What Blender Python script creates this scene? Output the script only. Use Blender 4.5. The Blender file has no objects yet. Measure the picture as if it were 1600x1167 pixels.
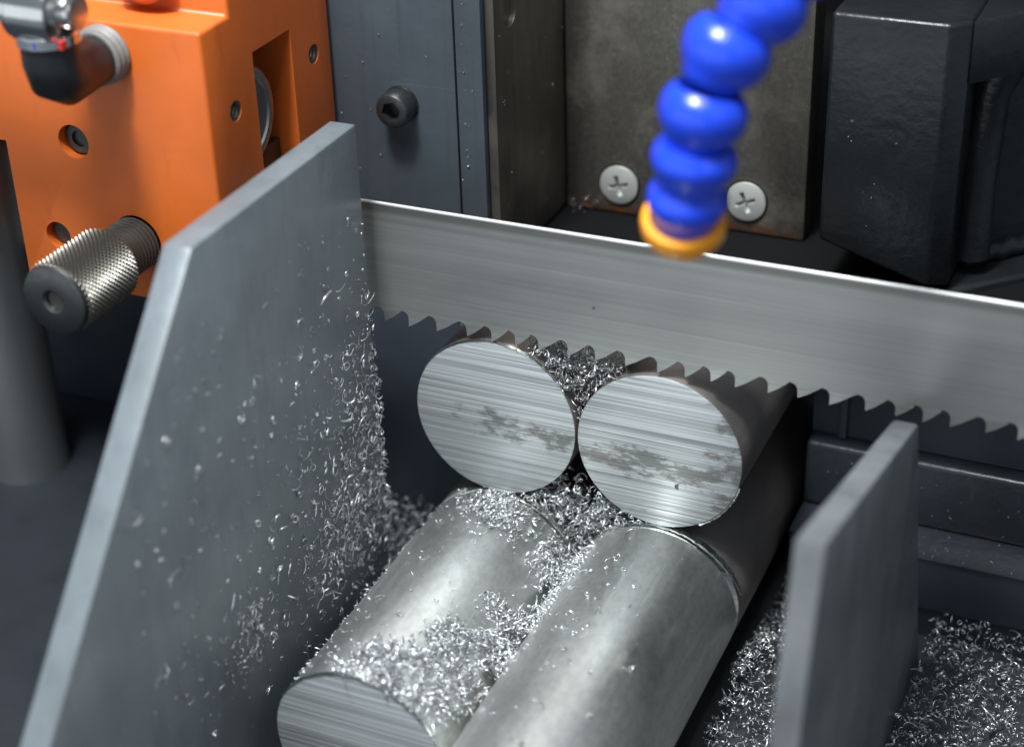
import bpy, bmesh, math, random
import numpy as np
from mathutils import Vector, Matrix

# ------------------------------------------------------------------ camera, world, lamps and added fills
# all geometry below is written in millimetres and scaled to metres by S
S = 0.001
scene = bpy.context.scene
col = scene.collection
R = math.radians

cam_d = bpy.data.cameras.new("camera")
cam = bpy.data.objects.new("camera", cam_d)
col.objects.link(cam)
CAM = Vector((165.648, -404.088, 270.746))
cam.matrix_world = Matrix.Translation(CAM * S) @ (
    Matrix.Rotation(0.429139, 4, 'Z') @ Matrix.Rotation(1.051271, 4, 'X') @ Matrix.Rotation(-0.033077, 4, 'Z'))
cam_d.sensor_fit = 'HORIZONTAL'
cam_d.sensor_width = 36.0
cam_d.lens = 2800.0 * 36.0 / 1600.0
cam_d.clip_start = 0.01
cam_d.clip_end = 50.0
cam_d.dof.use_dof = True
cam_d.dof.focus_distance = 0.508
cam_d.dof.aperture_fstop = 6.3
cam_d.dof.aperture_blades = 8
scene.camera = cam

world = bpy.data.worlds.new("World")
scene.world = world
world.use_nodes = True
bg = world.node_tree.nodes["Background"]
bg.inputs["Color"].default_value = (0.72, 0.86, 1.0, 1)
bg.inputs["Strength"].default_value = 0.25

scene.view_settings.view_transform = 'Standard'
scene.view_settings.look = 'None'
scene.view_settings.exposure = 0.15
scene.view_settings.gamma = 1.0


def area(name, loc, target, size, power, color, size_y=None):
    d = bpy.data.lights.new(name, 'AREA')
    d.energy = power
    d.color = color
    d.size = size
    if size_y:
        d.shape = 'RECTANGLE'
        d.size_y = size_y
    o = bpy.data.objects.new(name, d)
    col.objects.link(o)
    o.location = loc
    v = Vector(target) - Vector(loc)
    o.rotation_euler = v.to_track_quat('-Z', 'Y').to_euler()
    return o


area("work_lamp", (-0.06, -0.34, 0.92), (0, 0, 0), 0.12, 11.0, (0.93, 0.97, 1.0))
area("overhead_fill", (-0.05, -0.45, 1.2), (0, 0, 0), 0.7, 15.0, (0.92, 0.97, 1.0))  # unseen soft source, added for broad highlights on the bars
area("hall_lamp", (0.95, -0.55, 0.6), (0, 0, 0), 0.6, 0.6, (1.0, 0.92, 0.93))
area("front_fill", (-0.5, -1.25, 0.12), (0, 0, 0), 2.6, 4.4, (0.9, 0.97, 1.0), 0.7)  # wide unseen fill, added to brighten the sawn faces and blade

# ------------------------------------------------------------------ materials


def nodes_of(m):
    m.use_nodes = True
    nt = m.node_tree
    return nt, nt.nodes, nt.links, nt.nodes["Principled BSDF"]


def coords(nt, scale, space='Object', rot=(0, 0, 0)):
    n, l = nt.nodes, nt.links
    if space == 'World':
        src = n.new("ShaderNodeNewGeometry").outputs["Position"]
    else:
        src = n.new("ShaderNodeTexCoord").outputs["Object"]
    mp = n.new("ShaderNodeMapping")
    mp.inputs["Scale"].default_value = tuple(1000.0 * s for s in scale)   # cycles per mm
    mp.inputs["Rotation"].default_value = rot
    l.new(src, mp.inputs["Vector"])
    return mp.outputs["Vector"]


def noise(nt, vec, detail=3.0, rough=0.55, scale=1.0, dist=0.0):
    t = nt.nodes.new("ShaderNodeTexNoise")
    t.inputs["Scale"].default_value = scale
    t.inputs["Detail"].default_value = detail
    t.inputs["Roughness"].default_value = rough
    t.inputs["Distortion"].default_value = dist
    nt.links.new(vec, t.inputs["Vector"])
    return t.outputs["Fac"]


def ramp(nt, fac, stops):
    r = nt.nodes.new("ShaderNodeValToRGB")
    e = r.color_ramp.elements
    while len(e) < len(stops):
        e.new(0.5)
    for el, (p, c) in zip(e, stops):
        el.position = p
        el.color = (c, c, c, 1) if not isinstance(c, tuple) else (*c, 1)
    nt.links.new(fac, r.inputs["Fac"])
    return r.outputs["Color"]


def mix(nt, fac, a, b, mode='MIX'):
    m = nt.nodes.new("ShaderNodeMix")
    m.data_type = 'RGBA'
    m.blend_type = mode
    for sock, v in ((m.inputs[0], fac), (m.inputs[6], a), (m.inputs[7], b)):
        if isinstance(v, bpy.types.NodeSocket):
            nt.links.new(v, sock)
        elif isinstance(v, (int, float)):
            sock.default_value = v
        else:
            sock.default_value = (*v, 1)
    return m.outputs[2]


def bump(nt, height, dist_mm, strength=1.0, prev=None):
    b = nt.nodes.new("ShaderNodeBump")
    b.inputs["Strength"].default_value = strength
    b.inputs["Distance"].default_value = dist_mm * S
    nt.links.new(height, b.inputs["Height"])
    if prev is not None:
        nt.links.new(prev, b.inputs["Normal"])
    return b.outputs["Normal"]


def paint(name, c, rough=0.4, var=0.25, peel=0.05, grime=None, coat=0.0, spec=0.5, peel_scale=0.5, grime_at=(0.55, 0.75), runs=0.0):
    """sprayed enamel on steel: slight orange peel, cloudy colour, grime specks"""
    m = bpy.data.materials.new(name)
    nt, n, l, p = nodes_of(m)
    v1 = coords(nt, (0.03, 0.03, 0.03))
    v2 = coords(nt, (peel_scale,) * 3)
    f = noise(nt, v1, 4)
    cc = mix(nt, ramp(nt, f, [(0.3, 0.0), (0.7, 1.0)]), tuple(x * (1 - var) for x in c), tuple(x * (1 + var * .6) for x in c))
    if grime:
        v3 = coords(nt, (0.12, 0.12, 0.035))
        g = ramp(nt, noise(nt, v3, 8, 0.7), [(grime_at[0], 0.0), (grime_at[1], 1.0)])
        cc = mix(nt, g, cc, grime)
    if runs:
        rn = ramp(nt, noise(nt, coords(nt, (0.45, 0.45, 0.02)), 4, 0.6), [(0.52, 0.0), (0.68, runs)])
        cc = mix(nt, rn, cc, tuple(x * .5 for x in c))
        scr = ramp(nt, noise(nt, coords(nt, (0.03, 0.03, 1.4), rot=(R(35), 0, 0)), 2, 0.5), [(0.69, 0.0), (0.73, runs)])
        cc = mix(nt, scr, cc, tuple(min(1, x * 1.7) for x in c))
    l.new(cc, p.inputs["Base Color"])
    rr = ramp(nt, noise(nt, coords(nt, (0.05, 0.05, 0.05)), 5), [(0.3, rough * 0.75), (0.7, min(1, rough * 1.3))])
    l.new(rr, p.inputs["Roughness"])
    p.inputs["Specular IOR Level"].default_value = spec
    p.inputs["Coat Weight"].default_value = coat
    l.new(bump(nt, noise(nt, v2, 4), peel), p.inputs["Normal"])
    return m


def metal(name, c, rough=0.35, scale=(0.2, 0.2, 0.2), var=0.3, bmp=0.02, metallic=1.0, stain=None, stain_scale=(0.05, 0.05, 0.05),
          stain_at=(0.6, 0.75), space='Object', fine=None, speck=0.0, rust_z=None):
    """bare steel with directional grain and optional stains"""
    m = bpy.data.materials.new(name)
    nt, n, l, p = nodes_of(m)
    v = coords(nt, scale, space)
    f = noise(nt, v, 5, 0.65)
    cc = mix(nt, ramp(nt, f, [(0.3, 0.0), (0.7, 1.0)]), tuple(x * (1 - var) for x in c), c)
    if speck:
        sp = noise(nt, coords(nt, (0.55, 0.35, 0.55), space), 5, 0.7)
        cc = mix(nt, ramp(nt, sp, [(0.42, speck), (0.58, 0.0)]), cc, tuple(x * .45 for x in c))
        sc = noise(nt, coords(nt, (0.5, 0.02, 0.5), space), 3, 0.6)
        cc = mix(nt, ramp(nt, sc, [(0.6, 0.0), (0.68, speck)]), cc, tuple(min(1, x * 1.3) for x in c))
    rbase = ramp(nt, f, [(0.3, rough * 1.25), (0.7, rough * 0.8)])
    p.inputs["Metallic"].default_value = metallic
    if stain:
        sv = coords(nt, stain_scale, space)
        g = ramp(nt, noise(nt, sv, 7, 0.65), [(stain_at[0], 0.0), (stain_at[1], 1.0)])
        cc = mix(nt, g, cc, stain)
        rbase = mix(nt, g, rbase, (0.6, 0.6, 0.6))
        mm = nt.nodes.new("ShaderNodeMapRange")
        mm.inputs["To Min"].default_value = metallic
        mm.inputs["To Max"].default_value = metallic * 0.5
        l.new(g, mm.inputs["Value"])
        l.new(mm.outputs["Result"], p.inputs["Metallic"])
    if rust_z:
        tc = n.new("ShaderNodeTexCoord")
        sp_ = n.new("ShaderNodeSeparateXYZ")
        l.new(tc.outputs["Object"], sp_.inputs[0])
        mr = n.new("ShaderNodeMapRange")
        mr.inputs["From Min"].default_value = rust_z * S
        mr.inputs["From Max"].default_value = 0.0
        l.new(sp_.outputs["Z"], mr.inputs["Value"])
        rn = ramp(nt, noise(nt, coords(nt, (0.12, 0.12, 0.3)), 5, 0.7), [(0.42, 0.0), (0.6, 1.0)])
        mu = n.new("ShaderNodeMath"); mu.operation = 'MULTIPLY'
        l.new(mr.outputs["Result"], mu.inputs[0]); l.new(rn, mu.inputs[1])
        cc = mix(nt, mu.outputs[0], cc, (0.42, 0.13, 0.03))
    l.new(cc, p.inputs["Base Color"])
    l.new(rbase, p.inputs["Roughness"])
    nrm = bump(nt, f, bmp)
    if fine:
        nrm = bump(nt, noise(nt, coords(nt, fine, space), 3, 0.6), bmp, 1.0, nrm)
    l.new(nrm, p.inputs["Normal"])
    return m


def plain(name, c, rough=0.4, metallic=0.0, coat=0.0, bmp=0.0, bscale=1.0, spec=0.5):
    m = bpy.data.materials.new(name)
    nt, n, l, p = nodes_of(m)
    f = noise(nt, coords(nt, (bscale,) * 3), 4)
    l.new(mix(nt, f, tuple(x * 0.82 for x in c), tuple(min(1, x * 1.12) for x in c)), p.inputs["Base Color"])
    p.inputs["Roughness"].default_value = rough
    p.inputs["Metallic"].default_value = metallic
    p.inputs["Coat Weight"].default_value = coat
    p.inputs["Coat Roughness"].default_value = 0.15
    p.inputs["Specular IOR Level"].default_value = spec
    if bmp:
        l.new(bump(nt, f, bmp), p.inputs["Normal"])
    return m


def cut_face_material(name, tilt, off, band_z, band_h, spot_x, spot_h, both):
    """sawn steel: fine horizontal saw marks, broad bands, dark stains and pits"""
    m = bpy.data.materials.new(name)
    nt, n, l, p = nodes_of(m)
    rot = (0, R(tilt), 0)
    fine = noise(nt, coords(nt, (0.012, 0.05, 2.3), 'World', rot), 3, 0.6)
    mid = noise(nt, coords(nt, (0.004, 0.05, 1.25), 'World', rot), 2, 0.5)
    broad = noise(nt, coords(nt, (0.02, 0.03, 0.09), 'World', rot), 2, 0.5)
    h = mix(nt, 0.55, fine, mid)
    c = mix(nt, ramp(nt, h, [(0.40, 0.0), (0.58, 1.0)]), (0.20, 0.215, 0.22), (0.62, 0.65, 0.65))
    c = mix(nt, ramp(nt, broad, [(0.3, 0.0), (0.7, 0.35)]), c, (0.62, 0.66, 0.67))
    dk = noise(nt, coords(nt, (0.010, 0.03, 0.30), 'World', (0, R(1.0), 0)), 3, 0.55)
    c = mix(nt, ramp(nt, dk, [(0.56, 0.0), (0.66, 0.35)]), c, (0.30, 0.315, 0.325))
    # stains lie in streaks along the saw marks, most of them near the middle
    sv = nt.nodes.new('ShaderNodeVectorMath')
    sv.inputs[1].default_value = (off, off * .7, off * 1.3)
    l.new(coords(nt, (0.10, 0.1, 0.26), 'World', rot), sv.inputs[0])
    st = noise(nt, sv.outputs[0], 7, 0.72)
    geo = n.new("ShaderNodeNewGeometry")
    sep = n.new("ShaderNodeSeparateXYZ")
    l.new(geo.outputs["Position"], sep.inputs[0])

    def window(sock, centre, half):
        a = n.new("ShaderNodeMath"); a.operation = 'SUBTRACT'; l.new(sock, a.inputs[0]); a.inputs[1].default_value = centre * S
        b = n.new("ShaderNodeMath"); b.operation = 'ABSOLUTE'; l.new(a.outputs[0], b.inputs[0])
        c_ = n.new("ShaderNodeMapRange"); c_.inputs["From Min"].default_value = 0; c_.inputs["From Max"].default_value = half * S
        c_.inputs["To Min"].default_value = 1; c_.inputs["To Max"].default_value = 0
        l.new(b.outputs[0], c_.inputs["Value"])
        return c_.outputs["Result"]
    band = window(sep.outputs["Z"], band_z, band_h)
    edge = window(sep.outputs["X"], spot_x, spot_h)
    w = n.new("ShaderNodeMath"); w.operation = 'MINIMUM' if both else 'MAXIMUM'; l.new(band, w.inputs[0]); l.new(edge, w.inputs[1])
    ad = n.new("ShaderNodeMath"); ad.operation = 'MULTIPLY_ADD'; l.new(w.outputs[0], ad.inputs[0]); ad.inputs[1].default_value = 0.25
    l.new(st, ad.inputs[2])
    g = ramp(nt, ad.outputs[0], [(0.64, 0.0), (0.74, 1.0)])
    gg = n.new("ShaderNodeMath"); gg.operation = 'MULTIPLY'; l.new(g, gg.inputs[0]); gg.inputs[1].default_value = 0.7
    c = mix(nt, gg.outputs[0], c, (0.105, 0.098, 0.082))
    l.new(c, p.inputs["Base Color"])
    p.inputs["Metallic"].default_value = 0.62
    l.new(ramp(nt, fine, [(0.3, 0.58), (0.7, 0.44)]), p.inputs["Roughness"])
    nrm = bump(nt, mid, 0.09, 0.8)
    nrm = bump(nt, fine, 0.06, 1.0, nrm)
    l.new(nrm, p.inputs["Normal"])
    return m


def blade_material():
    m = bpy.data.materials.new("blade_steel")
    nt, n, l, p = nodes_of(m)
    rot = (0, R(-0.3), 0)
    fine = noise(nt, coords(nt, (0.004, 0.05, 1.3), 'World', rot), 4, 0.65)
    broad = noise(nt, coords(nt, (0.004, 0.05, 0.16), 'World', rot), 4, 0.6)
    cloud = noise(nt, coords(nt, (0.02, 0.02, 0.05), 'World'), 4, 0.6)
    c = mix(nt, ramp(nt, broad, [(0.3, 0.0), (0.7, 1.0)]), (0.44, 0.45, 0.435), (0.54, 0.55, 0.53))
    c = mix(nt, ramp(nt, fine, [(0.35, 0.3), (0.65, 0.0)]), c, (0.2, 0.2, 0.19))
    geo = n.new("ShaderNodeNewGeometry")
    sep = n.new("ShaderNodeSeparateXYZ")
    l.new(geo.outputs["Position"], sep.inputs[0])
    mr = n.new("ShaderNodeMapRange")
    mr.inputs["From Min"].default_value = 60.2 * S
    mr.inputs["From Max"].default_value = 61.4 * S
    l.new(sep.outputs["Z"], mr.inputs["Value"])
    mk = n.new("ShaderNodeMath"); mk.operation = 'MULTIPLY'; mk.inputs[1].default_value = 0.6
    l.new(mr.outputs["Result"], mk.inputs[0])
    c = mix(nt, mk.outputs[0], c, (0.16, 0.15, 0.13))
    specks = ramp(nt, noise(nt, coords(nt, (0.25, 0.25, 0.3), 'World'), 2, 0.4), [(0.775, 0.0), (0.80, 0.7)])
    c = mix(nt, specks, c, (0.12, 0.11, 0.09))
    l.new(c, p.inputs["Base Color"])
    p.inputs["Metallic"].default_value = 0.85
    l.new(ramp(nt, cloud, [(0.3, 0.48), (0.7, 0.36)]), p.inputs["Roughness"])
    l.new(bump(nt, fine, 0.02, 0.7), p.inputs["Normal"])
    return m


M = {}
M['grey'] = paint('slate_grey_paint', (0.066, 0.081, 0.095), 0.42, 0.2, 0.06, (0.06, 0.07, 0.08), runs=0.25)
M['plate2'] = paint('dull_plate_paint', (0.14, 0.15, 0.158), 0.4, 0.2, 0.07, (0.07, 0.075, 0.075), grime_at=(0.45, 0.8))
M['plate'] = paint('plate_grey_paint', (0.148, 0.170, 0.182), 0.36, 0.2, 0.07, (0.10, 0.118, 0.13), grime_at=(0.5, 0.8), runs=0.16)
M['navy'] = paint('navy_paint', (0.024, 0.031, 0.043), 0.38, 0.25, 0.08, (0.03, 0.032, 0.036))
M['jaw'] = paint('jaw_grey_paint', (0.045, 0.055, 0.068), 0.38, 0.25, 0.1, (0.03, 0.035, 0.04))
M['base'] = paint('dull_dark_paint', (0.014, 0.017, 0.022), 0.75, 0.2, 0.05, spec=0.25)
M['dark'] = paint('black_casting_paint', (0.009, 0.0105, 0.012), 0.3, 0.3, 0.3, (0.02, 0.021, 0.022), peel_scale=0.22, grime_at=(0.62, 0.8))
M['orange'] = paint('orange_paint', (0.60, 0.124, 0.018), 0.4, 0.1, 0.05, (0.36, 0.075, 0.016), grime_at=(0.58, 0.9))
M['ground'] = metal('ground_steel', (0.27, 0.25, 0.22), 0.48, (0.25, 0.25, 0.02), 0.45, 0.02, 1.0, (0.16, 0.145, 0.11), (0.03, 0.03, 0.03), (0.5, 0.7))
M['ground_rust'] = metal('ground_steel_rusty_edge', (0.27, 0.25, 0.22), 0.48, (0.25, 0.25, 0.02), 0.45, 0.02, 0.9, (0.16, 0.145, 0.11), (0.03, 0.03, 0.03), (0.5, 0.7), speck=0.5, rust_z=4.0)
M['bar'] = metal('bright_bar_steel', (0.72, 0.73, 0.705), 0.43, (0.06, 0.012, 0.06), 0.22, 0.012, 1.0, (0.44, 0.39, 0.27), (0.07, 0.014, 0.07), (0.62, 0.88), fine=(1.3, 1.3, 1.3), speck=0.3)
M['scale'] = metal('dark_bar_skin', (0.30, 0.27, 0.258), 0.48, (0.06, 0.02, 0.06), 0.35, 0.02, 0.9, (0.19, 0.165, 0.155), (0.05, 0.02, 0.05), (0.45, 0.75), fine=(1.2, 1.2, 1.2))
M['cut'] = cut_face_material('sawn_steel', -1.4, 0.0, -2.0, 8.0, -16.0, 34.0, True)
M['cut_right'] = cut_face_material('sawn_steel_stained', 0.9, 5.3, -5.0, 8.0, 51.0, 17.0, False)
M['blade'] = blade_material()
M['edge'] = metal('polished_back_edge', (0.5, 0.5, 0.49), 0.5, (0.05, 1, 1), 0.2, 0.01)
M['tooth_tip'] = M['blade']
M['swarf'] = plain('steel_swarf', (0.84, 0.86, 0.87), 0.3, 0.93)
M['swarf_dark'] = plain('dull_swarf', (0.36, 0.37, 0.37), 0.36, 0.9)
M['burr'] = metal('burr_steel', (0.72, 0.74, 0.72), 0.25, (0.5, 0.5, 0.5), 0.3, 0.02)
M['knob'] = metal('oiled_steel', (0.20, 0.19, 0.165), 0.42, (0.4, 0.4, 0.4), 0.4, 0.015, 0.95)
M['bolt'] = metal('black_oxide_steel', (0.12, 0.125, 0.125), 0.36, (0.6, 0.6, 0.6), 0.3, 0.01, 0.9)
M['screw'] = metal('zinc_screw', (0.72, 0.72, 0.68), 0.42, (0.5, 0.5, 0.5), 0.25, 0.015, 0.6)
M['chrome'] = metal('chrome', (0.75, 0.75, 0.73), 0.16, (0.2, 0.2, 0.2), 0.1, 0.003)
M['post'] = metal('post_steel', (0.42, 0.43, 0.43), 0.4, (0.05, 0.05, 0.03), 0.3, 0.01, 0.9)
M['bearing'] = metal('bearing_steel', (0.5, 0.5, 0.49), 0.32, (0.3, 0.3, 0.3), 0.3, 0.01)
M['blackpl'] = plain('black_plastic', (0.018, 0.019, 0.021), 0.35)
M['sealant'] = plain('grey_thread_tape', (0.2, 0.195, 0.18), 0.5, 0, 0, 0.1, 0.8)
M['blue'] = plain('blue_plastic', (0.010, 0.055, 0.66), 0.3, 0, 0.35, 0.0)
M['yellow'] = plain('amber_plastic', (0.97, 0.34, 0.01), 0.35, 0, 0.3)
M['void'] = plain('cavity_shade', (0.004, 0.004, 0.0045), 0.9, spec=0.12)  # near black: darkness of the openings put into the colour
M['tray'] = paint('tray_paint', (0.03, 0.033, 0.036), 0.45, 0.3, 0.1, (0.02, 0.02, 0.02))
M['redmark'] = plain('red_mark', (0.55, 0.03, 0.03), 0.4)
M['bluemark'] = plain('blue_mark', (0.03, 0.08, 0.4), 0.4)
M['rust'] = paint('rusty_bed', (0.021, 0.025, 0.031), 0.36, 0.3, 0.25, (0.085, 0.045, 0.025), grime_at=(0.64, 0.8), peel_scale=0.3)

# ------------------------------------------------------------------ builders


class B:
    """collects shapes (in mm, world position) in one bmesh and links them as one object"""

    def __init__(self):
        self.bm = bmesh.new()

    def box(self, x0, x1, y0, y1, z0, z1):
        return self.prism([(y0, z0), (y1, z0), (y1, z1), (y0, z1)], 'x', x0, x1)

    def prism(self, poly, axis, a, b):
        def pt(u, v, w):
            return {'x': (w, u, v), 'y': (u, w, v), 'z': (u, v, w)}[axis]
        lo = [self.bm.verts.new(pt(u, v, a)) for u, v in poly]
        hi = [self.bm.verts.new(pt(u, v, b)) for u, v in poly]
        n = len(poly)
        fs = [self.bm.faces.new(lo), self.bm.faces.new(hi[::-1])]
        for i in range(n):
            fs.append(self.bm.faces.new((lo[i], hi[i], hi[(i + 1) % n], lo[(i + 1) % n])))
        return self

    def bevel(self, w, seg=2, angle=30):
        bmesh.ops.recalc_face_normals(self.bm, faces=self.bm.faces[:])
        es = [e for e in self.bm.edges if len(e.link_faces) == 2 and e.calc_face_angle() > R(angle)]
        bmesh.ops.bevel(self.bm, geom=es, offset=w, segments=seg, profile=0.5, affect='EDGES', clamp_overlap=True)
        return self

    def lathe(self, prof, origin, axis, n=48, closed=False, phase=0.0):
        """prof: (distance along axis, radius)"""
        o = Vector(origin)
        a = Vector(axis).normalized()
        u = a.orthogonal().normalized()
        if abs(a.z) < 0.9:
            u = (Vector((0, 0, 1)) - a * a.z).normalized()
        v = a.cross(u)
        rings = []
        for t, r in prof:
            rings.append([self.bm.verts.new(o + a * t + (u * math.cos(phase + 2 * math.pi * k / n) + v * math.sin(phase + 2 * math.pi * k / n)) * r) for k in range(n)])
        m = len(rings)
        for i in range(m if closed else m - 1):
            A, C = rings[i], rings[(i + 1) % m]
            for k in range(n):
                self.bm.faces.new((A[k], A[(k + 1) % n], C[(k + 1) % n], C[k]))
        if not closed:
            self.bm.faces.new(rings[0][::-1])
            self.bm.faces.new(rings[-1])
        return self

    def tube(self, path, rad, n=16):
        path = [Vector(p) for p in path]
        rad = rad if isinstance(rad, (list, tuple)) else [rad] * len(path)
        rings = []
        up = None
        for i, p in enumerate(path):
            d = (path[min(i + 1, len(path) - 1)] - path[max(i - 1, 0)]).normalized()
            if up is None:
                up = d.orthogonal().normalized()
            up = (up - d * up.dot(d)).normalized()
            w = d.cross(up)
            rings.append([self.bm.verts.new(p + (up * math.cos(2 * math.pi * k / n) + w * math.sin(2 * math.pi * k / n)) * rad[i]) for k in range(n)])
        for A, C in zip(rings, rings[1:]):
            for k in range(n):
                self.bm.faces.new((A[k], A[(k + 1) % n], C[(k + 1) % n], C[k]))
        self.bm.faces.new(rings[0][::-1])
        self.bm.faces.new(rings[-1])
        return self

    def build(self, name, mat, parent=None, origin=None, smooth=35, cut=()):
        bm = self.bm
        bmesh.ops.recalc_face_normals(bm, faces=bm.faces[:])
        if parent is not None:
            org = Vector(parent['_o'])
        else:
            org = Vector(origin or (0, 0, 0))
        me = bpy.data.meshes.new(name)
        bm.to_mesh(me)
        bm.free()
        if cut:
            tmp = bpy.data.objects.new("tmp", me)
            col.objects.link(tmp)
            cutters = []
            for c in cut:
                bmesh.ops.recalc_face_normals(c.bm, faces=c.bm.faces[:])
                cm = bpy.data.meshes.new("cutter")
                c.bm.to_mesh(cm)
                c.bm.free()
                co = bpy.data.objects.new("cutter", cm)
                col.objects.link(co)
                md = tmp.modifiers.new("b", 'BOOLEAN')
                md.operation = 'DIFFERENCE'
                md.solver = 'EXACT'
                md.object = co
                cutters.append(co)
            bpy.context.view_layer.update()
            dg = bpy.context.evaluated_depsgraph_get()
            me2 = bpy.data.meshes.new_from_object(tmp.evaluated_get(dg))
            bpy.data.objects.remove(tmp)
            for co in cutters:
                bpy.data.objects.remove(co)
            me = me2
            me.name = name
        me.transform(Matrix.Scale(S, 4) @ Matrix.Translation(-org))
        me.materials.clear()
        me.materials.append(mat)
        if smooth:
            me.shade_smooth()
            me.set_sharp_from_angle(angle=R(smooth))
        o = bpy.data.objects.new(name, me)
        col.objects.link(o)
        if parent is not None:
            root = parent
            o.parent = root
        else:
            o.location = org * S
        o['_o'] = tuple(org)
        return o


def thing(name, label, cat, loc, group=None):
    o = bpy.data.objects.new(name, None)
    col.objects.link(o)
    o.empty_display_size = 0.01
    o.location = Vector(loc) * S
    o['_o'] = tuple(float(v) for v in loc)
    return tag(o, label, cat, group)


def tag(o, label=None, cat=None, group=None, kind=None):
    for k, v in (('label', label), ('category', cat), ('group', group), ('kind', kind)):
        if v:
            o[k] = v
    return o


def cyl(x, y, z, axis, r, a, b, n=48):
    """cutter / plain cylinder along a world axis from a to b"""
    c = B()
    ax = {'x': (1, 0, 0), 'y': (0, 1, 0), 'z': (0, 0, 1)}[axis]
    o = {'x': (0, y, z), 'y': (x, 0, z), 'z': (x, y, 0)}[axis]
    c.lathe([(a, r), (b, r)], o, ax, n)
    return c


def bx(*a):
    b = B()
    b.box(*a)
    return b


# ------------------------------------------------------------------ setting: chip tray under everything
FLOOR = -75.3
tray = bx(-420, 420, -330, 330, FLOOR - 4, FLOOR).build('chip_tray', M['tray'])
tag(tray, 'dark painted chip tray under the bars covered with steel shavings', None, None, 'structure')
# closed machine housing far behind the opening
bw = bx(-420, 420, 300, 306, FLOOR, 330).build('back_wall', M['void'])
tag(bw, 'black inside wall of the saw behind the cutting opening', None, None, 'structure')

# ------------------------------------------------------------------ grey column with its bolt, side plate
t = thing('machine_column', 'slate grey painted machine column with a socket head bolt, left of the screwed steel plate', 'machine column', (-120, 60, FLOOR))
bx(-300, -50.7, 36, 120, 24, 260).bevel(0.8).build('column_body', M['grey'], t)
bx(-300, -41.3, 34.2, 120, FLOOR, 23.8).bevel(0.8).build('column_lower', M['navy'], t)  # lower part of the column, darker than the body above
bx(-49.7, -41.3, 34.6, 120, 24, 260).bevel(0.7).build('cover_strip', M['grey'], t)
bx(-50.68, -49.72, 37.4, 60, 24, 260).build('joint_gap', M['void'], t)
slot = B()
slot.prism([(47.5 + 4.2 * math.cos(a), 109 + 4.2 * math.sin(a) + (8 if math.sin(a) > 0 else -3)) for a in [2 * math.pi * k / 40 for k in range(40)]], 'x', -39.5, -30)
bx(-41, -38, 36.5, 88, 29.4, 260).bevel(0.5).build('side_plate', M['ground'], t, cut=[slot])
# socket head cap screw
bo = B().lathe([(0, 5.0), (0.5, 5.3), (6.0, 5.3), (6.8, 4.8), (7.0, 4.3), (7.0, 0.01)], (-68.6, 36, 78.6), (0, -1, 0), 48)
hexc = B()
hexc.prism([(-68.6 + 3.1 * math.cos(R(60 * k + 12)), 78.6 + 3.1 * math.sin(R(60 * k + 12))) for k in range(6)], 'y', 20, 36 - 7 + 4.5)
bolt = bo.build('socket_bolt', M['bolt'], t, cut=[hexc])
B().lathe([(0, 5.7), (0.5, 5.7), (0.5, 5.0), (0, 5.0)], (-68.6, 36, 78.6), (0, -1, 0), 40, closed=True).build('washer', M['bolt'], bolt)

# ------------------------------------------------------------------ far steel plate with two cross-head screws
t = thing('wear_plate', 'dark ground steel plate fixed by two cross head screws behind the blue coolant hose', 'steel plate', (1, 88, 29))
cx = [(-19.7, 38.7), (22.2, 39.4)]
cuts = [cyl(x, 0, z, 'y', 7.0, 80, 90.5, 48) for x, z in cx]
bx(-37.8, 40.8, 88, 100, 28.7, 260).bevel(0.6).build('plate_body', M['ground_rust'], t, cut=cuts)


def phillips(x, z, y, ang, parent):
    s = B().lathe([(-2, 5.8), (0.0, 6.45), (0.5, 6.3), (1.0, 4.5), (1.25, 0.01)], (x, y, z), (0, -1, 0), 48)
    cutters = []
    for k in range(2):
        c = B()
        w, L1, L2 = 0.72, 3.7, 2.2
        for f in (0,):
            vs = []
            for yy, L, ww in ((y - 3, 4.4, w + 0.2), (y + 1.6, L2, w * 0.7)):
                for sx, sz in ((-1, -1), (1, -1), (1, 1), (-1, 1)):
                    px, pz = sx * L, sz * ww
                    a = R(ang + 90 * k)
                    vs.append(c.bm.verts.new((x + px * math.cos(a) - pz * math.sin(a), yy, z + px * math.sin(a) + pz * math.cos(a))))
            q = c.bm.faces.new
            q(vs[0:4]); q(vs[4:8][::-1])
            for i in range(4):
                j = (i + 1) % 4
                q((vs[i], vs[j], vs[4 + j], vs[4 + i]))
        cutters.append(c)
    return s.build('screw', M['screw'], parent, cut=cutters)


phillips(cx[0][0], cx[0][1], 87.6, 14, t)
phillips(cx[1][0], cx[1][1], 87.6, 22, t)
# black sheet under the plate, painting in the darkness of the cutting opening
t = thing('throat_shade', 'flat black sheet standing in for the shade in the opening below the screwed steel plate', 'shade sheet', (10, 80, 20))
shade_sheet = B()
shade_sheet.prism([(37, 26.0), (300, 26.0), (300, 28.2), (37, 28.2)], 'x', -40.8, 120)
shade_sheet.build('shade_sheet', M['void'], t)

# ------------------------------------------------------------------ black casting at the right
t = thing('black_casting', 'black painted casting with a recessed rough pocket at upper right', 'casting', (90, 80, 34))
plan_top = [(89.7, 64.6), (113, 91), (150, 119), (150, 190), (89.7, 190)]
B().prism(plan_top, 'z', 94, 111.8).bevel(0.6, 2).build('top_flange', M['dark'], t)
cf = B()
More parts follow.
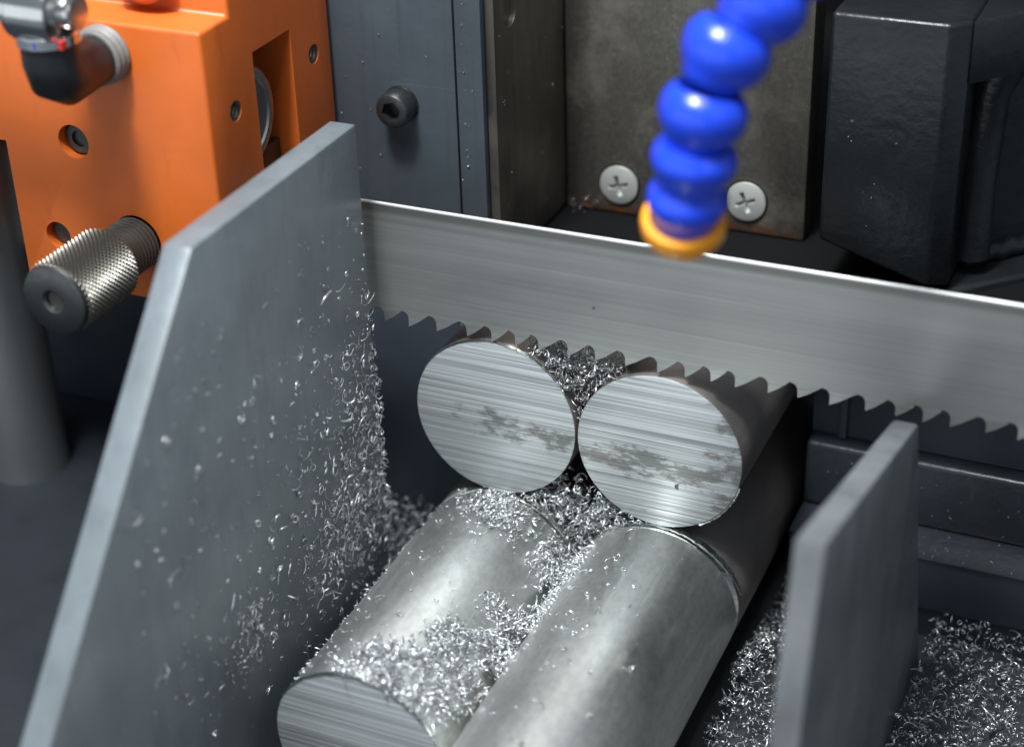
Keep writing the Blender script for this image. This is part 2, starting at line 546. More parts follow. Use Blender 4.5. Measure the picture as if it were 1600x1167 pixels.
# front web: its lower edge slants down to the right
lo = [cf.bm.verts.new(p) for p in ((52.3, 60, 111.8), (52.3, 60, 43.8), (84.2, 60, 33.8), (89.6, 65, 32.5), (89.6, 65, 111.8), (84.6, 60, 111.8))]
hi = [cf.bm.verts.new(p) for p in ((52.3, 190, 111.8), (52.3, 190, 43.8), (84.2, 190, 33.8), (89.6, 190, 32.5), (89.6, 190, 111.8), (84.6, 190, 111.8))]
cf.bm.faces.new((lo[0], lo[1], lo[2], lo[5]))
cf.bm.faces.new((lo[5], lo[2], lo[3], lo[4]))
cf.bm.faces.new(hi)
for i in range(6):
    j = (i + 1) % 6
    cf.bm.faces.new((lo[i], lo[j], hi[j], hi[i]))
cf.bevel(1.2, 3, 20).build('front_web', M['dark'], t)
pk = B()
pk.prism([(89.7, 84), (150, 146), (150, 190), (89.7, 190)], 'z', 20, 93.9)
pk.build('pocket_wall', M['dark'], t)
# rounded fillet rib between web and pocket and welds along the top and bottom
B().tube([(92, 82, 36), (92.2, 82, 60), (93, 83, 86), (95, 85, 93.5)], [6.2, 5.6, 5.8, 7.0], 24).build('corner_rib', M['dark'], t)
random.seed(4)


def bead(p, q, r, n, name, mat, parent):
    pts, rad = [], []
    for i in range(n):
        f = i / (n - 1)
        pts.append(Vector(p).lerp(Vector(q), f) + Vector((random.uniform(-.4, .4), random.uniform(-.4, .4), random.uniform(-.7, .7))))
        rad.append(r * random.uniform(0.8, 1.2))
    return B().tube(pts, rad, 12).build(name, mat, parent, smooth=80)


bead((92, 84, 92), (140, 133, 93), 3.2, 26, 'weld_bead', M['dark'], t)
bead((90, 84, 33.5), (146, 140, 33.5), 3.4, 26, 'weld_bead', M['dark'], t)
B().prism([(86, 62), (150, 126), (150, 190), (86, 190)], 'z', 18, 31).bevel(1.5, 3).build('bottom_flange', M['dark'], t)

# ------------------------------------------------------------------ vise bed at the right
t = thing('vise_bed', 'dark navy stepped vise bed behind the right plate, under the blade', 'vise', (120, 70, FLOOR))
B().prism([(62, -22.2), (62, 22), (100, 22), (100, -22.2)], 'x', 53.5, 240).bevel(0.8).build('jaw_wall', M['jaw'], t)
bx(62.2, 64.6, 60.4, 61.9, -22, 20).bevel(0.4).build('jaw_strip', M['jaw'], t)
bx(53.5, 240, 56, 100, -45, -22.4).bevel(1.6, 3).build('ledge', M['rust'], t)
bx(53.5, 240, 41, 100, -64, -46.2).bevel(0.9).build('bed_step', M['navy'], t)
bx(53.5, 240, 40.4, 100, -46.1, -45.2).bevel(0.35).build('bed_top', M['rust'], t)
bx(53.5, 240, 43, 100, FLOOR, -64.1).build('bed_base', M['navy'], t)

# ------------------------------------------------------------------ left rear base and guide post
t = thing('machine_base', 'dark base block at the far left edge, carrying the blurred round post', 'machine base', (-210, -10, FLOOR))
bx(-400, -90, -260, 34.0, FLOOR, -48).bevel(1.5).build('base_block', M['base'], t)
t = thing('guide_post', 'round bright steel post standing below the orange block at the left edge', 'guide post', (-193, -10, -48))
B().lathe([(0, 13.3), (129, 13.3)], (-193, -10, -48), (0, 0, 1), 48).build('post', M['post'], t)

# ------------------------------------------------------------------ orange blade guide block
t = thing('blade_guide_block', 'orange painted blade guide block with drilled holes and a roller slot', 'guide block', (-120, 0, 38))
ob = B()
ob.prism([(-32, 38), (-32, 120), (-17.7, 120), (-17.7, 190), (34.5, 190), (34.5, 38)], 'x', -260, -90)
ob.bevel(1.1, 3)
cuts = [bx(-270, -159, -50, 50, 20, 81)]
cuts.append(cyl(-135.5, 0, 83.8, 'y', 5.0, -40, -8))           # plain hole, front
cuts.append(cyl(-146.1, 0, 53.6, 'y', 4.2, -40, -8))           # hole beside the knob
cuts.append(cyl(-118.8, 0, 56.2, 'y', 7.9, -40, -20))          # knob bore
cuts.append(cyl(0, -19.0, 94.0, 'x', 2.9, -112, -80))          # threaded holes on the right side
cuts.append(cyl(0, 24.3, 95.4, 'x', 2.9, -112, -80))
cuts.append(bx(-150, -80, -8.0, 12.4, 20, 106.8))              # roller slot, open below
cuts.append(bx(-275, -149, -3, 5, 20, 66))                     # blade passage
body = ob.build('block_body', M['orange'], t, cut=cuts)


def thread_liner(o, axis, r, depth, pitch, name, mat, parent):
    prof = []
    k = 0
    z = 0.0
    while z < depth:
        prof += [(z, r), (z + pitch * 0.5, r - 0.45)]
        z += pitch
    prof += [(depth, r), (depth, 0.01)]
    prof = [(0.25, r + 0.02)] + prof[1:]
    c = B()
    c.lathe(prof, o, axis, 36)
    bmesh.ops.delete(c.bm, geom=[f for f in c.bm.faces if len(f.verts) > 4][:1], context='FACES')
    return c.build(name, mat, parent)


thread_liner((-90, -19.0, 94.0), (-1, 0, 0), 2.88, 18, 1.0, 'threaded_hole', M['knob'], t)
thread_liner((-90, 24.3, 95.4), (-1, 0, 0), 2.88, 18, 1.0, 'threaded_hole', M['knob'], t)
# dark bolt end seen inside the front hole
B().lathe([(0, 4.8), (0.5, 4.8), (1, 4.2), (1, 2.4), (-0.5, 2.2), (-0.5, .01)], (-135.4, -28.5, 83.8), (0, -1, 0), 36).build('hole_bolt', M['bolt'], t)
B().lathe([(0, 4.0), (0.5, 4.0), (1, 3.6), (1, .01)], (-146.0, -28.5, 53.6), (0, -1, 0), 36).build('hole_bolt', M['bolt'], t)
B().lathe([(0, 9), (5, 9), (6.5, 7.5), (6.5, .01)], (-113, -17.7, 131.5), (0, -1, 0), 40).build('boss', M['orange'], t)
# guide roller in the slot
rl = B().lathe([(-6, 6), (-6, 14.2), (-5.2, 15.2), (4.0, 15.2), (5.2, 14.4), (5.6, 13.6), (5.6, 11.6), (5.0, 11.2), (5.0, 6), (5.8, 5.6), (5.8, .01)], (-98.5, -9.0, 87.6), (1, 0, 0), 56)
cutb = bx(-130, -60, -40, -7.9, 60, 120)
rl.build('guide_roller', M['bearing'], t, cut=[cutb])
bx(-140, -96, -7.4, 11.6, 66.5, 74).bevel(0.6).build('guide_shoe', M['bolt'], t)

# knurled knob on a threaded shank
kx, kz = -119.8, 57.4
sh = []
for k in range(10):
    y = 0 + k * 1.55
    sh += [(y, 6.6), (y + 0.3, 6.7), (y + 0.75, 7.8), (y + 0.95, 7.8)]
shank = B().lathe([(-10, 6.9)] + sh + [(15.8, 7.0), (16, .01)], (kx + 1, -32.2, kz - 1.2), (0, -1, 0), 48).build('threaded_shank', M['knob'], t, smooth=12)
kn = B()
NU, NV = 252, 90
y0, y1 = -46.0, -70.0
rings = []
for j in range(NV + 1):
    f = j / NV
    ring = []
    for i in range(NU):
        u = i / NU * 42
        v = f * 15
        tri = lambda q: 1 - abs((q % 1.0) - 0.5) * 2
        h = min(tri(u + v), tri(u - v))
        e = min(1.0, min(f, 1 - f) / 0.05)
        rr = 10.0 + 0.85 * h * e - (1 - e) * 0.5
        a = 2 * math.pi * i / NU
        ring.append(kn.bm.verts.new((kx + 1 + rr * math.cos(a), y0 + (y1 - y0) * f, kz - 1.2 + rr * math.sin(a))))
    rings.append(ring)
for A, C in zip(rings, rings[1:]):
    for i in range(NU):
        kn.bm.faces.new((A[i], A[(i + 1) % NU], C[(i + 1) % NU], C[i]))
kn.bm.faces.new(rings[0])
kn.bm.faces.new(rings[-1][::-1])
knob = kn.build('knurled_knob', M['knob'], t, smooth=0)
B().lathe([(0, 10.0), (0.9, 9.7), (1.4, 8.9), (1.4, 3.4), (0.8, 2.6), (-1.5, 2.4), (-1.5, .01)], (kx + 1, -69.9, kz - 1.2), (0, -1, 0), 56).build('knob_face', M['bolt'], knob)

# hose fitting screwed into the orange block
ft = bpy.data.objects.new('hose_fitting', None)
fe = B()
path = [(-120, -33, 111.5), (-120, -44, 110.8), (-120, -50, 111), (-120, -53.2, 113), (-120, -54.3, 117), (-120, -54.3, 128)]
fe.tube(path, [6.6, 6.7, 7.4, 7.8, 7.6, 7.3], 28)
fitting = fe.build('hose_fitting', M['blackpl'], t, smooth=60)
B().lathe([(0, 7.6), (0.8, 8.0), (1.8, 7.4), (2.8, 8.0), (3.8, 7.4), (4.8, 7.8), (5.4, 7.0), (5.4, .01)], (-120, -32.1, 111.5), (0, -1, 0), 40).build('thread_tape', M['sealant'], fitting)
B().lathe([(0, 7.6), (0.3, 8.2), (2.8, 8.2), (3.1, 7.6), (3.1, .01)], (-120, -54.3, 121.8), (0, 0, 1), 40).build('chrome_ring', M['chrome'], fitting)
B().prism([(-121.5, 122.6), (-118, 122.6), (-118, 124.4), (-121.5, 124.4)], 'y', -62.4, -61.0).build('blue_mark', M['bluemark'], fitting)
B().prism([(-59.6, 122.2), (-57.6, 122.2), (-57.6, 124.2), (-59.6, 124.2)], 'x', -113.2, -112.0).build('red_mark', M['redmark'], fitting)
B().lathe([(0, 6), (0.5, 8.6), (2, 9), (12, 9), (13, 8.2), (14, 8.2), (14.6, 7.4), (14.6, .01)], (-113.5, -54.3, 130.5), (-1, 0, 0), 40).build('chrome_body', M['chrome'], fitting)
B().lathe([(0, 4.3), (60, 4.3)], (-128.1, -54.3, 130.5), (-1, 0, 0), 32).build('chrome_pipe', M['chrome'], fitting)
B().lathe([(0, 4.6), (3.5, 4.6), (4, 4), (4, .01)], (-113.4, -54.3, 130.5), (1, 0, 0), 32).build('end_plug', M['chrome'], fitting)
bpy.data.objects.remove(ft)

# ------------------------------------------------------------------ painted side plates
lp = B()
lp.prism([(-7, FLOOR + .1), (-7, 89.8), (-88.9, 89.8), (-158, 11), (-235, FLOOR + .1)], 'x', -68, -60)
lp.bevel(0.7, 2).build('guard_plate', M['plate'], None, (-64, -80, FLOOR))
left_plate = bpy.data.objects['guard_plate']
tag(left_plate, 'tall grey painted steel guard plate with shavings stuck on it, left of the bars', 'guard plate')
rp = B()
rp.prism([(-8, 30), (-103.5, 55.5), (-112, 26), (-134, FLOOR + .1), (31, FLOOR + .1)], 'x', 91.2, 98.0)
rp.bevel(1.0, 2)
right_plate = rp.build('guard_plate', M['plate2'], None, (94, -50, FLOOR))
tag(right_plate, 'short grey guard plate at lower right, blurred in the foreground', 'guard plate')

# ------------------------------------------------------------------ round bars
BARS = 'round steel bars stacked two by two'


def bar(label, x, z, r, y0, y1, face_mat, skin='bar'):
    o = thing('steel_bar', label, 'steel bar', (x, y0, z), BARS)
    body = B().lathe([(y0 + 0.35, r - 0.12), (y0 + 0.6, r), (y1 - .5, r), (y1, r - .3)], (x, 0, z), (0, 1, 0), 128)
    body.build('bar_body', M[skin], o)
    B().lathe([(y0, r - 0.45), (y0 + 0.12, r - 0.2), (y0 + 0.34, r - 0.15)], (x, 0, z), (0, 1, 0), 128).build('cut_face', face_mat, o)
    return o


def burr(x, z, r, y, a0, a1, w, thick, parent, seed=0, lift=0.0):
    """thin ragged lip left by the saw along part of the rim (angles in degrees, 90 is the top)"""
    rnd = random.Random(seed)
    c = B()
    n = 46
    prev = None
    for i in range(n + 1):
        f = i / n
        a = R(a0 + (a1 - a0) * f)
        tap = min(1, 4 * f + 0.15, 4 * (1 - f) + 0.15)
        ww = w * tap * rnd.uniform(0.8, 1.15)
        up = lift * (1 - f) ** 2
        ri, ro = r + 0.05 + up, r + 0.05 + up + thick * rnd.uniform(.7, 1.2)
        q = []
        for yy, rr in ((y - ww, ri), (y - ww * .9, ro), (y + ww * .9, ro + .15), (y + ww, ri)):
            q.append(c.bm.verts.new((x + rr * math.cos(a), yy, z + rr * math.sin(a))))
        if prev:
            for k in range(4):
                c.bm.faces.new((prev[k], prev[(k + 1) % 4], q[(k + 1) % 4], q[k]))
        else:
            c.bm.faces.new(q)
        prev = q
    c.bm.faces.new(prev[::-1])
    return c.build('burr', M['burr'], parent)


XL, ZL, RL = -25.3, 0.17, 25.3
XR, ZR, RR = 25.15, -0.25, 24.6
ul = bar('upper left steel bar with a bright sawn end, under the saw teeth', XL, ZL, RL, 0, 250, M['cut'], 'scale')
ur = bar('upper right steel bar with a bright sawn end and dark stains at its right rim', XR, ZR, RR, 0, 250, M['cut_right'], 'scale')
ll = bar('lower left stock bar behind the cut, mostly hidden under the upper left bar', -25.2, -50.2, 24.9, 1.6, 250, M['cut'], 'scale')
lr = bar('lower right stock bar behind the cut, dark side showing right of the bright bars', 25.1, -50.2, 24.9, 1.6, 250, M['cut'], 'scale')
fl = bar('lower left cut off bar piece in front, with shavings heaped on its top', -25.2, -50.2, 24.9, -92.5, -0.9, M['cut'])
fr_ = bar('lower right cut off bar piece in front with a thin curved sliver at its rim', 25.1, -50.2, 24.9, -150, -0.9, M['cut'])
burr(-25.2, -50.2, 24.9, 0.2, 20, 118, 0.7, 0.35, fl, 1, 0.3)
burr(25.1, -50.2, 24.9, 0.4, 16, 112, 1.1, 0.55, fr_, 2, 1.6)
burr(25.1, -50.2, 24.9, -1.6, 60, 150, 0.25, 0.15, fr_, 3)
burr(XL, ZL, RL - .1, 0.4, 30, 150, 0.5, 0.2, ul, 4)
B().lathe([(-0.05, 1.15), (0.04, 1.0), (0.04, .01)], (31.2, 0.03, -10.2), (0.05, -1, 0), 9).build('pit', M['knob'], ur)
burr(XR, ZR, RR - .1, 0.4, -60, -15, 0.6, 0.5, ur, 5)
burr(-25.2, -50.2, 24.7, -92.2, 20, 160, 0.5, 0.4, fl, 6)

# ------------------------------------------------------------------ band saw blade with variable pitch teeth
blade = thing('saw_blade', 'wide steel band saw blade with coarse teeth across the middle', 'saw blade', (0, 0.7, 26))
BY0, BY1 = 0.15, 1.35
ZB, ZT, TIP = 30.3, 63.7, 25.9
bb = B()
bb.prism([(BY0, ZB), (BY1, ZB), (BY1, ZT - .6), (BY0, ZT - .6)], 'x', -255, 270)
bb.build('blade_band', M['blade'], blade)
bb = B()
bb.prism([(BY0, ZT - .58), (BY1, ZT - .58), (BY1, ZT - .2), (BY1 - .3, ZT + .1), (BY0 + .5, ZT + .1), (BY0 + .12, ZT - .2)], 'x', -255, 270)
bb.build('back_edge', M['edge'], blade)
steps = [8.1, 8.8, 9.5, 7.9, 7.3, 7.0, 9.1]
tooth_src = {}


def tooth_mesh(p, bend):
    """tip at the left end with a steep rake face, back sloping up to a rounded gullet"""
    if (p, bend) in tooth_src:
        return tooth_src[p, bend]
    b = B()
    top = ZB - 0.0 - TIP
    e = top - .02
    pts = [(0.0, 0.0), (0.3, 0.03), (p * 0.30, 1.45), (p * 0.52, 2.95), (p * 0.62, 3.62), (p - 2.4, e)]
    pts += [(-1.9 + 1.9 * math.cos(R(a)), 2.2 + (e - 2.2) * math.sin(R(a))) for a in (90, 72, 54, 36, 18, 0)]
    pts += [(0.0, 1.1)]
    b.prism(pts, 'y', -0.6, 0.6)
    bm = b.bm
    for v in bm.verts:
        v.co.y += bend * max(0.0, 1 - v.co.z / 3.6)
    bmesh.ops.recalc_face_normals(bm, faces=bm.faces[:])
    me = bpy.data.meshes.new('tooth')
    bm.to_mesh(me)
    bm.free()
    me.transform(Matrix.Scale(S, 4))
    me.materials.append(M['blade'])
    tooth_src[p, bend] = me
    return me


x = -59.6
fwd = []
k = 0
while x < 150:
    fwd.append((x, steps[k % 7]))
    x += steps[k % 7]
    k += 1
x = -59.6
k = -1
while x > -88:
    x -= steps[k % 7]
    fwd.append((x, steps[k % 7]))
    k -= 1
for i, (x, p) in enumerate(sorted(fwd)):
    set_ = (0, 0.32, -0.32)[i % 3]
    o = bpy.data.objects.new('tooth', tooth_mesh(p, set_))
    col.objects.link(o)
    o.parent = blade
    o.location = (Vector((x, (BY0 + BY1) / 2, TIP)) - Vector(blade['_o'])) * S

# ------------------------------------------------------------------ coolant hose: straight nozzle, jointed blue segments
hose = thing('coolant_hose', 'jointed blue coolant hose with an amber nozzle hanging over the blade', 'coolant hose', (52, -60, 98))
Rc = Matrix.Rotation(0.429139, 3, 'Z') @ Matrix.Rotation(1.051271, 3, 'X') @ Matrix.Rotation(-0.033077, 3, 'Z')


HP = [Vector(p) for p in ((51.0, -59.4, 100.6), (52.4, -61.6, 108.2), (54.0, -62.3, 117.9), (55.7, -62.0, 128.7), (59.3, -58.8, 141.8), (65.4, -53.8, 151.2), (71.3, -48.3, 159.7), (75.4, -40.5, 169.2), (78, -32, 178))]
nd = Vector((0.12, -0.37, 0.92)).normalized()
nz = B().lathe([(3.4, 7.6), (3.2, 9.2), (2.0, 9.6), (-1.0, 9.4), (-2.6, 8.3), (-3.6, 6.4), (-4.2, 4.4), (-6.8, 3.4), (-6.8, 2.4), (-4, 2.6), (-1, 6.0), (2.6, 7.4)], HP[0], nd, 48, closed=True)
nz.build('nozzle', M['yellow'], hose, smooth=50)
for i in range(1, len(HP) - 1):
    d = ((HP[i + 1] - HP[i]).normalized() + (HP[i] - HP[i - 1]).normalized()).normalized()
    L = (HP[i] - HP[i - 1]).length
    prof = [(-9.0, 4.2), (-8.6, 5.6), (-7.2, 6.5), (-6.0, 7.0), (-4.6, 8.0), (-2.8, 9.05), (-0.6, 9.65), (1.6, 9.6), (3.4, 9.0), (4.8, 8.0), (5.4, 7.2), (5.0, 6.8), (2.5, 6.8), (-3, 4.2)]
    if i <= 2:
        prof = [(t * 0.8, max(r, (7.9 if t > -8 else 7.0)) * (0.92 if i == 1 else 0.98) if k_ < 11 else r * .9) for k_, (t, r) in enumerate(prof)]
    B().lathe(prof, HP[i], d, 48, closed=True).build('hose_segment', M['blue'], hose, smooth=50)

# ------------------------------------------------------------------ swarf
rng = np.random.default_rng(7)


def chip_shape(radius, turns, pitch, w, th, seg, taper=True, wob=0.15):
    """curled ribbon: returns (4*(seg+1), 3) vertices, rings of four"""
    tt = np.linspace(0, 1, seg + 1)
    a = tt * turns * 2 * np.pi + rng.uniform(0, 6)
    r = radius * (1 + wob * np.sin(tt * 5 + rng.uniform(0, 6)) + 0.3 * tt * rng.uniform(-1, 1))
    c = np.stack([r * np.cos(a), r * np.sin(a), pitch * turns * (tt - .5)], 1)
    n = np.stack([np.cos(a), np.sin(a), np.zeros_like(a)], 1)
    bvec = np.zeros_like(n)
    bvec[:, 2] = 1
    ww = w * (np.clip(np.minimum(tt, 1 - tt) * 5 + 0.25, 0, 1) if taper else 1) * np.ones_like(tt)
    ww = ww[:, None]
    v = np.stack([c - bvec * ww / 2 - n * th / 2, c + bvec * ww / 2 - n * th / 2,
                  c + bvec * ww / 2 + n * th / 2, c - bvec * ww / 2 + n * th / 2], 1)
    v = v - c.mean(0)
    return v.reshape(-1, 3)


SEG = 9
LIB = []
for _ in range(40):
    LIB.append(chip_shape(rng.uniform(0.5, 1.1), rng.uniform(0.5, 1.6), rng.uniform(0.3, 1.3), rng.uniform(0.35, 0.75), 0.12, SEG))
LIBLONG = []
for _ in range(30):
    LIBLONG.append(chip_shape(rng.uniform(1.0, 3.2), rng.uniform(0.15, 0.6), rng.uniform(0.5, 3.5), rng.uniform(0.22, 0.6), 0.12, SEG))
LIBBIT = [chip_shape(rng.uniform(0.3, 0.9), rng.uniform(0.1, 0.35), 0.4, rng.uniform(0.2, 0.5), 0.12, SEG) for _ in range(16)]
FQ = []
for s in range(SEG):
    for k in range(4):
        FQ.append((4 * s + k, 4 * s + (k + 1) % 4, 4 * (s + 1) + (k + 1) % 4, 4 * (s + 1) + k))
FQ += [(3, 2, 1, 0), (4 * SEG, 4 * SEG + 1, 4 * SEG + 2, 4 * SEG + 3)]
FQ = np.array(FQ)


def rand_rot(n):
    q = rng.normal(size=(n, 4))
    q /= np.linalg.norm(q, axis=1)[:, None]
    w, x, y, z = q.T
    return np.stack([np.stack([1 - 2 * (y * y + z * z), 2 * (x * y - z * w), 2 * (x * z + y * w)], 1),
                     np.stack([2 * (x * y + z * w), 1 - 2 * (x * x + z * z), 2 * (y * z - x * w)], 1),
                     np.stack([2 * (x * z - y * w), 2 * (y * z + x * w), 1 - 2 * (x * x + y * y)], 1)], 1)


def swarf(name, label, pos, scale, origin, mat, long_share=0.15, flatten=None):
    """one stuff object: a heap of curled chips at the given positions (mm)"""
    n = len(pos)
    rots = rand_rot(n)
    V = np.empty((n, 4 * (SEG + 1), 3))
    for i in range(n):
        u_ = rng.random()
        lib = LIBLONG if u_ < long_share else (LIBBIT if u_ > 0.66 else LIB)
        v = lib[rng.integers(len(lib))] * (scale[i] if hasattr(scale, '__len__') else scale)
        v = v @ rots[i].T
        if flatten is not None:
            v[:, flatten] *= 0.45
        V[i] = v + pos[i]
    V = (V.reshape(-1, 3) - np.array(origin)) * S
    F = (FQ[None] + (np.arange(n) * 4 * (SEG + 1))[:, None, None]).reshape(-1, 4)
    me = bpy.data.meshes.new(name)
    me.vertices.add(len(V))
    me.vertices.foreach_set("co", V.astype(np.float32).ravel())
    me.loops.add(F.size)
    me.loops.foreach_set("vertex_index", F.astype(np.int32).ravel())
    me.polygons.add(len(F))
    me.polygons.foreach_set("loop_start", np.arange(0, F.size, 4, dtype=np.int32))
    me.update(calc_edges=True)
    me.validate()
    me.materials.append(mat)
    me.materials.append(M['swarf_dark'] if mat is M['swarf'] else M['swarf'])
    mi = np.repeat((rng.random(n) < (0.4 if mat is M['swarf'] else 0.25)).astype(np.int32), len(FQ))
    if len(me.polygons) == len(mi):
        me.polygons.foreach_set('material_index', mi)
    o = bpy.data.objects.new(name, me)
    col.objects.link(o)
    o.location = Vector(origin) * S
    return tag(o, label, 'metal shavings', None, 'stuff')


def bars_top(x):
    z = np.full_like(x, FLOOR)
    for cx_, r in ((-25.2, 24.9), (25.1, 24.9)):
        d = np.abs(x - cx_)
        ok = d < r
        z = np.where(ok, np.maximum(z, -50.2 + np.sqrt(np.maximum(r * r - d * d, 0))), z)
    return z


def scatter(n, xr, yr, dens):
    out = []
    while len(out) < n:
        x = rng.uniform(*xr, size=4 * n)
        y = rng.uniform(*yr, size=4 * n)
        keep = rng.random(4 * n) < dens(x, y)
        out += list(zip(x[keep], y[keep]))
    return np.array(out[:n])


# heap in the valley between the two front pieces, spreading over the left one towards its front end
def dens_valley(x, y):
    f = np.clip((-y - 2) / 90, 0, 1)
    c = 0.0 - 29 * np.clip(f - 0.42, 0, 1)
    w = 5.0 + 17 * np.clip(f - 0.5, 0, 1)
    q_ = np.clip(np.abs(x - c) / w, 0, 9)
    return np.exp(-q_ ** 4)


cen = scatter(75, (-46, 16), (-92, -3), dens_valley)
wt = rng.uniform(0.2, 1.6, len(cen))
idx = rng.choice(len(cen), 4000, p=wt / wt.sum())
p = cen[idx] + rng.normal(size=(4000, 2)) * 2.3
p = p[(p[:, 1] < -1.5) & (p[:, 1] > -92.5) & (p[:, 0] < 8)]
zs = bars_top(p[:, 0])
lump = np.zeros(len(p))
for c_, w_ in zip(cen, wt):
    lump += 0.8 * w_ * np.exp(-((p - c_) ** 2).sum(1) / 9.0)
lump = np.minimum(lump, 4.0)
fill = np.maximum(zs, -38.5) + rng.uniform(0.15, 1.0, len(zs)) * (0.8 + lump)
fill = np.where(zs < -38.5, zs + (fill - zs) * rng.uniform(0.55, 1.0, len(zs)), fill)
swarf('swarf_heap', 'bright curled steel shavings heaped in the valley between the two front bar pieces', np.c_[p, fill], rng.choice([.35, .5, .7, .9, 1.3], len(p), p=[.2, .25, .25, .2, .1]), (0, -50, -36), M['swarf'], 0.38)

# chips on top of the left front piece, next to its rim, and loose ones on both pieces
p1 = scatter(650, (-40, -8), (-26, -1.5), lambda x, y: np.exp(-((x + 22 - (y + 8) * -0.2) / 8.5) ** 2 - ((y + 8) / 7.5) ** 2))
p2 = scatter(300, (-49, 2), (-92, -1), lambda x, y: 0.12 + 0.8 * (x < -44) + 0.25 * np.exp(-((y + 75) / 12) ** 2))
p3 = scatter(140, (4, 44), (-110, -3), lambda x, y: np.exp(-((x - 17) / 12) ** 2))
pp = np.r_[p1, p2, p3]
zz = bars_top(pp[:, 0]) + np.r_[rng.uniform(.3, 2.2, len(p1)), np.full(len(p2) + len(p3), 0.45)]
sc_ = np.r_[rng.uniform(.4, 1.1, len(p1)), rng.uniform(.25, .8, len(p2)), rng.uniform(.3, 1.0, len(p3))]
swarf('loose_swarf', 'loose curled steel shavings lying on top of the front bar pieces', np.c_[pp, zz], sc_, (-10, -40, -26), M['swarf'], 0.15, 2)

# plug of chips in the notch between the two upper bars, under the teeth
q = []
while len(q) < 800:
    x_, z_, y_ = rng.uniform(-15, 15), rng.uniform(3, 28.5), rng.uniform(0.3, 9)
    if math.hypot(x_ - XL, z_ - ZL) > RL + .3 and math.hypot(x_ - XR, z_ - ZR) > RR + .3:
        if z_ > 25.2 and y_ < 2.2:
            continue
        q.append((x_, y_, z_))
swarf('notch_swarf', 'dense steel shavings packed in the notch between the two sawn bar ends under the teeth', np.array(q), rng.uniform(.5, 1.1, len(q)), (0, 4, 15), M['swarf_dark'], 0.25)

# chips below the upper bars, behind the cut
q = []
while len(q) < 1300:
    x_, z_, y_ = rng.uniform(-22, 22), rng.uniform(-44, -17), rng.uniform(-1.0, 12)
    if all(math.hypot(x_ - a, z_ - b) > c + .2 for a, b, c in ((XL, ZL, RL), (XR, ZR, RR), (-25.2, -50.2, 24.9), (25.1, -50.2, 24.9))):
        if rng.random() < (0.25 if z_ > -26 + .3 * abs(x_) else 1):
            q.append((x_, y_, z_))
swarf('gap_swarf', 'steel shavings lodged in the dark diamond gap between all four bars', np.array(q), rng.uniform(.4, 1.0, len(q)), (0, 4, -35), M['swarf'], 0.15)

# chips on the tray: right of the bars, beyond the right plate, behind the left plate
a1 = scatter(3400, (50, 89), (-70, 62), lambda x, y: 0.9)
z1 = FLOOR + rng.uniform(.3, 3, len(a1)) + 13 * np.exp(-((a1[:, 0] - 58) / 9) ** 2 - ((a1[:, 1] + 2) / 24) ** 2)
a2 = scatter(5200, (99, 190), (-70, 42), lambda x, y: 0.9)
z2 = FLOOR + rng.uniform(.3, 6, len(a2)) + 5 * np.clip((a2[:, 1] + 10) / 50, 0, 1)
a3 = scatter(1500, (-100, -46), (-4, 35.5), lambda x, y: 0.9)
z3 = FLOOR + rng.uniform(.3, 5, len(a3)) + 12 * np.clip((a3[:, 1] - 2) / 34, 0, 1)
a4 = scatter(900, (-59, 50), (-170, -94), lambda x, y: (x < 0) * 0.9)
z4 = FLOOR + rng.uniform(.3, 4, len(a4))
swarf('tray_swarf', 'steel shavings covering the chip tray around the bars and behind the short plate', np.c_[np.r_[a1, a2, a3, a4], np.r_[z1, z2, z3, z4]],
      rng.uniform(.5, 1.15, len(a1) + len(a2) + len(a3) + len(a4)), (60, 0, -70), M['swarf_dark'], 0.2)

# chips stuck to the inner face of the tall left plate
def dens_plate(y, z):
    edge_ = np.exp(-np.clip(-7 - y, 0, 99) / 20.0) * np.exp(-((z + 10) / 36) ** 2)
    band = np.exp(-((y + 30) / 20) ** 2 - ((z + 28) / 16) ** 2) * 0.8
    low_ = np.exp(-((y + 84) / 9) ** 2 - ((z + 26) / 9) ** 2) * 0.5
    return np.clip(edge_ * 0.7 + band * 0.6 + low_ + 0.022 * (z > -40), 0, 1) * (y > -84.0 - (89.8 - z) * 0.877)


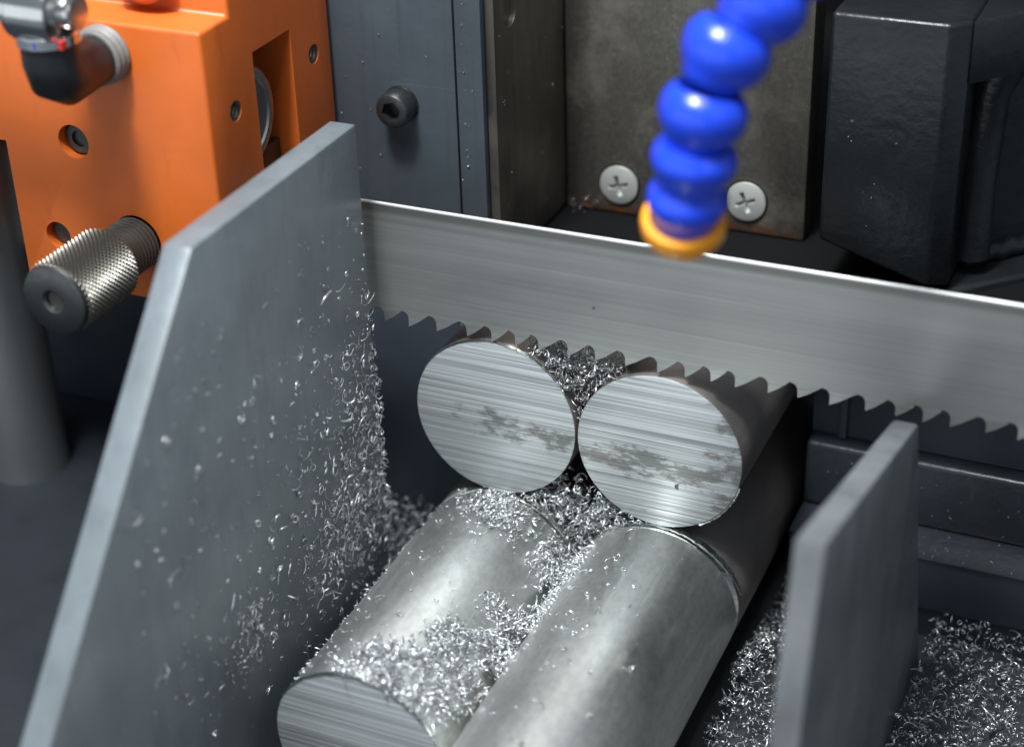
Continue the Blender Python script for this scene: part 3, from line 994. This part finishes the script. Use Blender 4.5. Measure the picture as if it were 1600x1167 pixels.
p = scatter(2100, (-130, -7.2), (-60, 70), dens_plate)
swarf('plate_swarf', 'steel shavings stuck to the inner face of the tall grey plate', np.c_[-60 + rng.uniform(.15, .7, len(p)), p], rng.choice([.3, .4, .6, .9, 1.4], len(p), p=[.2, .2, .25, .2, .15]), (-60, -40, 0), M['swarf'], 0.35, 0)
# a thicker fringe on the plate's far edge
p = scatter(260, (-9, -5.8), (-55, 30), lambda y, z: np.exp(-((z + 12) / 26) ** 2))
swarf('edge_swarf', 'fringe of steel shavings hanging on the far edge of the tall plate', np.c_[rng.uniform(-62, -58.8, len(p)), p], rng.uniform(.4, 1.1, len(p)), (-60, -7, -10), M['swarf'], 0.3)
# flecks on the background plates and the bed
f1 = np.c_[rng.uniform(-37, 39, 30), np.full(30, 87.8), 31 + 70 * rng.random(30) ** 2]
f2 = np.c_[rng.normal(-47, 1.0, 24), np.full(24, 34.4), rng.uniform(45, 112, 24)]
f3 = np.c_[rng.uniform(-90, -55, 14), np.full(14, 35.8), rng.uniform(45, 110, 14)]
f4 = np.c_[np.full(26, -37.8), rng.uniform(38, 87, 26), rng.uniform(30, 110, 26)]
f5 = np.c_[rng.normal(66, 4, 14), np.full(14, 59.8), rng.uniform(48, 85, 14)]
f6 = np.r_[np.c_[rng.uniform(60, 170, 150), rng.uniform(41, 55.5, 150), np.full(150, -44.9)], np.c_[rng.uniform(60, 170, 60), np.full(60, 55.8), rng.uniform(-45, -26, 60)]]
f8 = np.c_[rng.normal(-50, 4, 46), np.full(46, 33.9), rng.normal(7, 7, 46)]
f7 = np.c_[rng.uniform(-36, -26, 40), rng.uniform(80, 87.5, 40), 30 + np.abs(rng.normal(0, 2.0, 40))]
ff = np.r_[f1, f2, f3, f4, f5, f6, f7, f8]
swarf('fleck_swarf', 'tiny steel flecks stuck to the painted and ground plates behind the blade', ff, rng.uniform(.15, .4, len(ff)), (0, 60, 40), M['swarf_dark'], 0.2)

for o in bpy.data.objects:
    if '_o' in o:
        del o['_o']
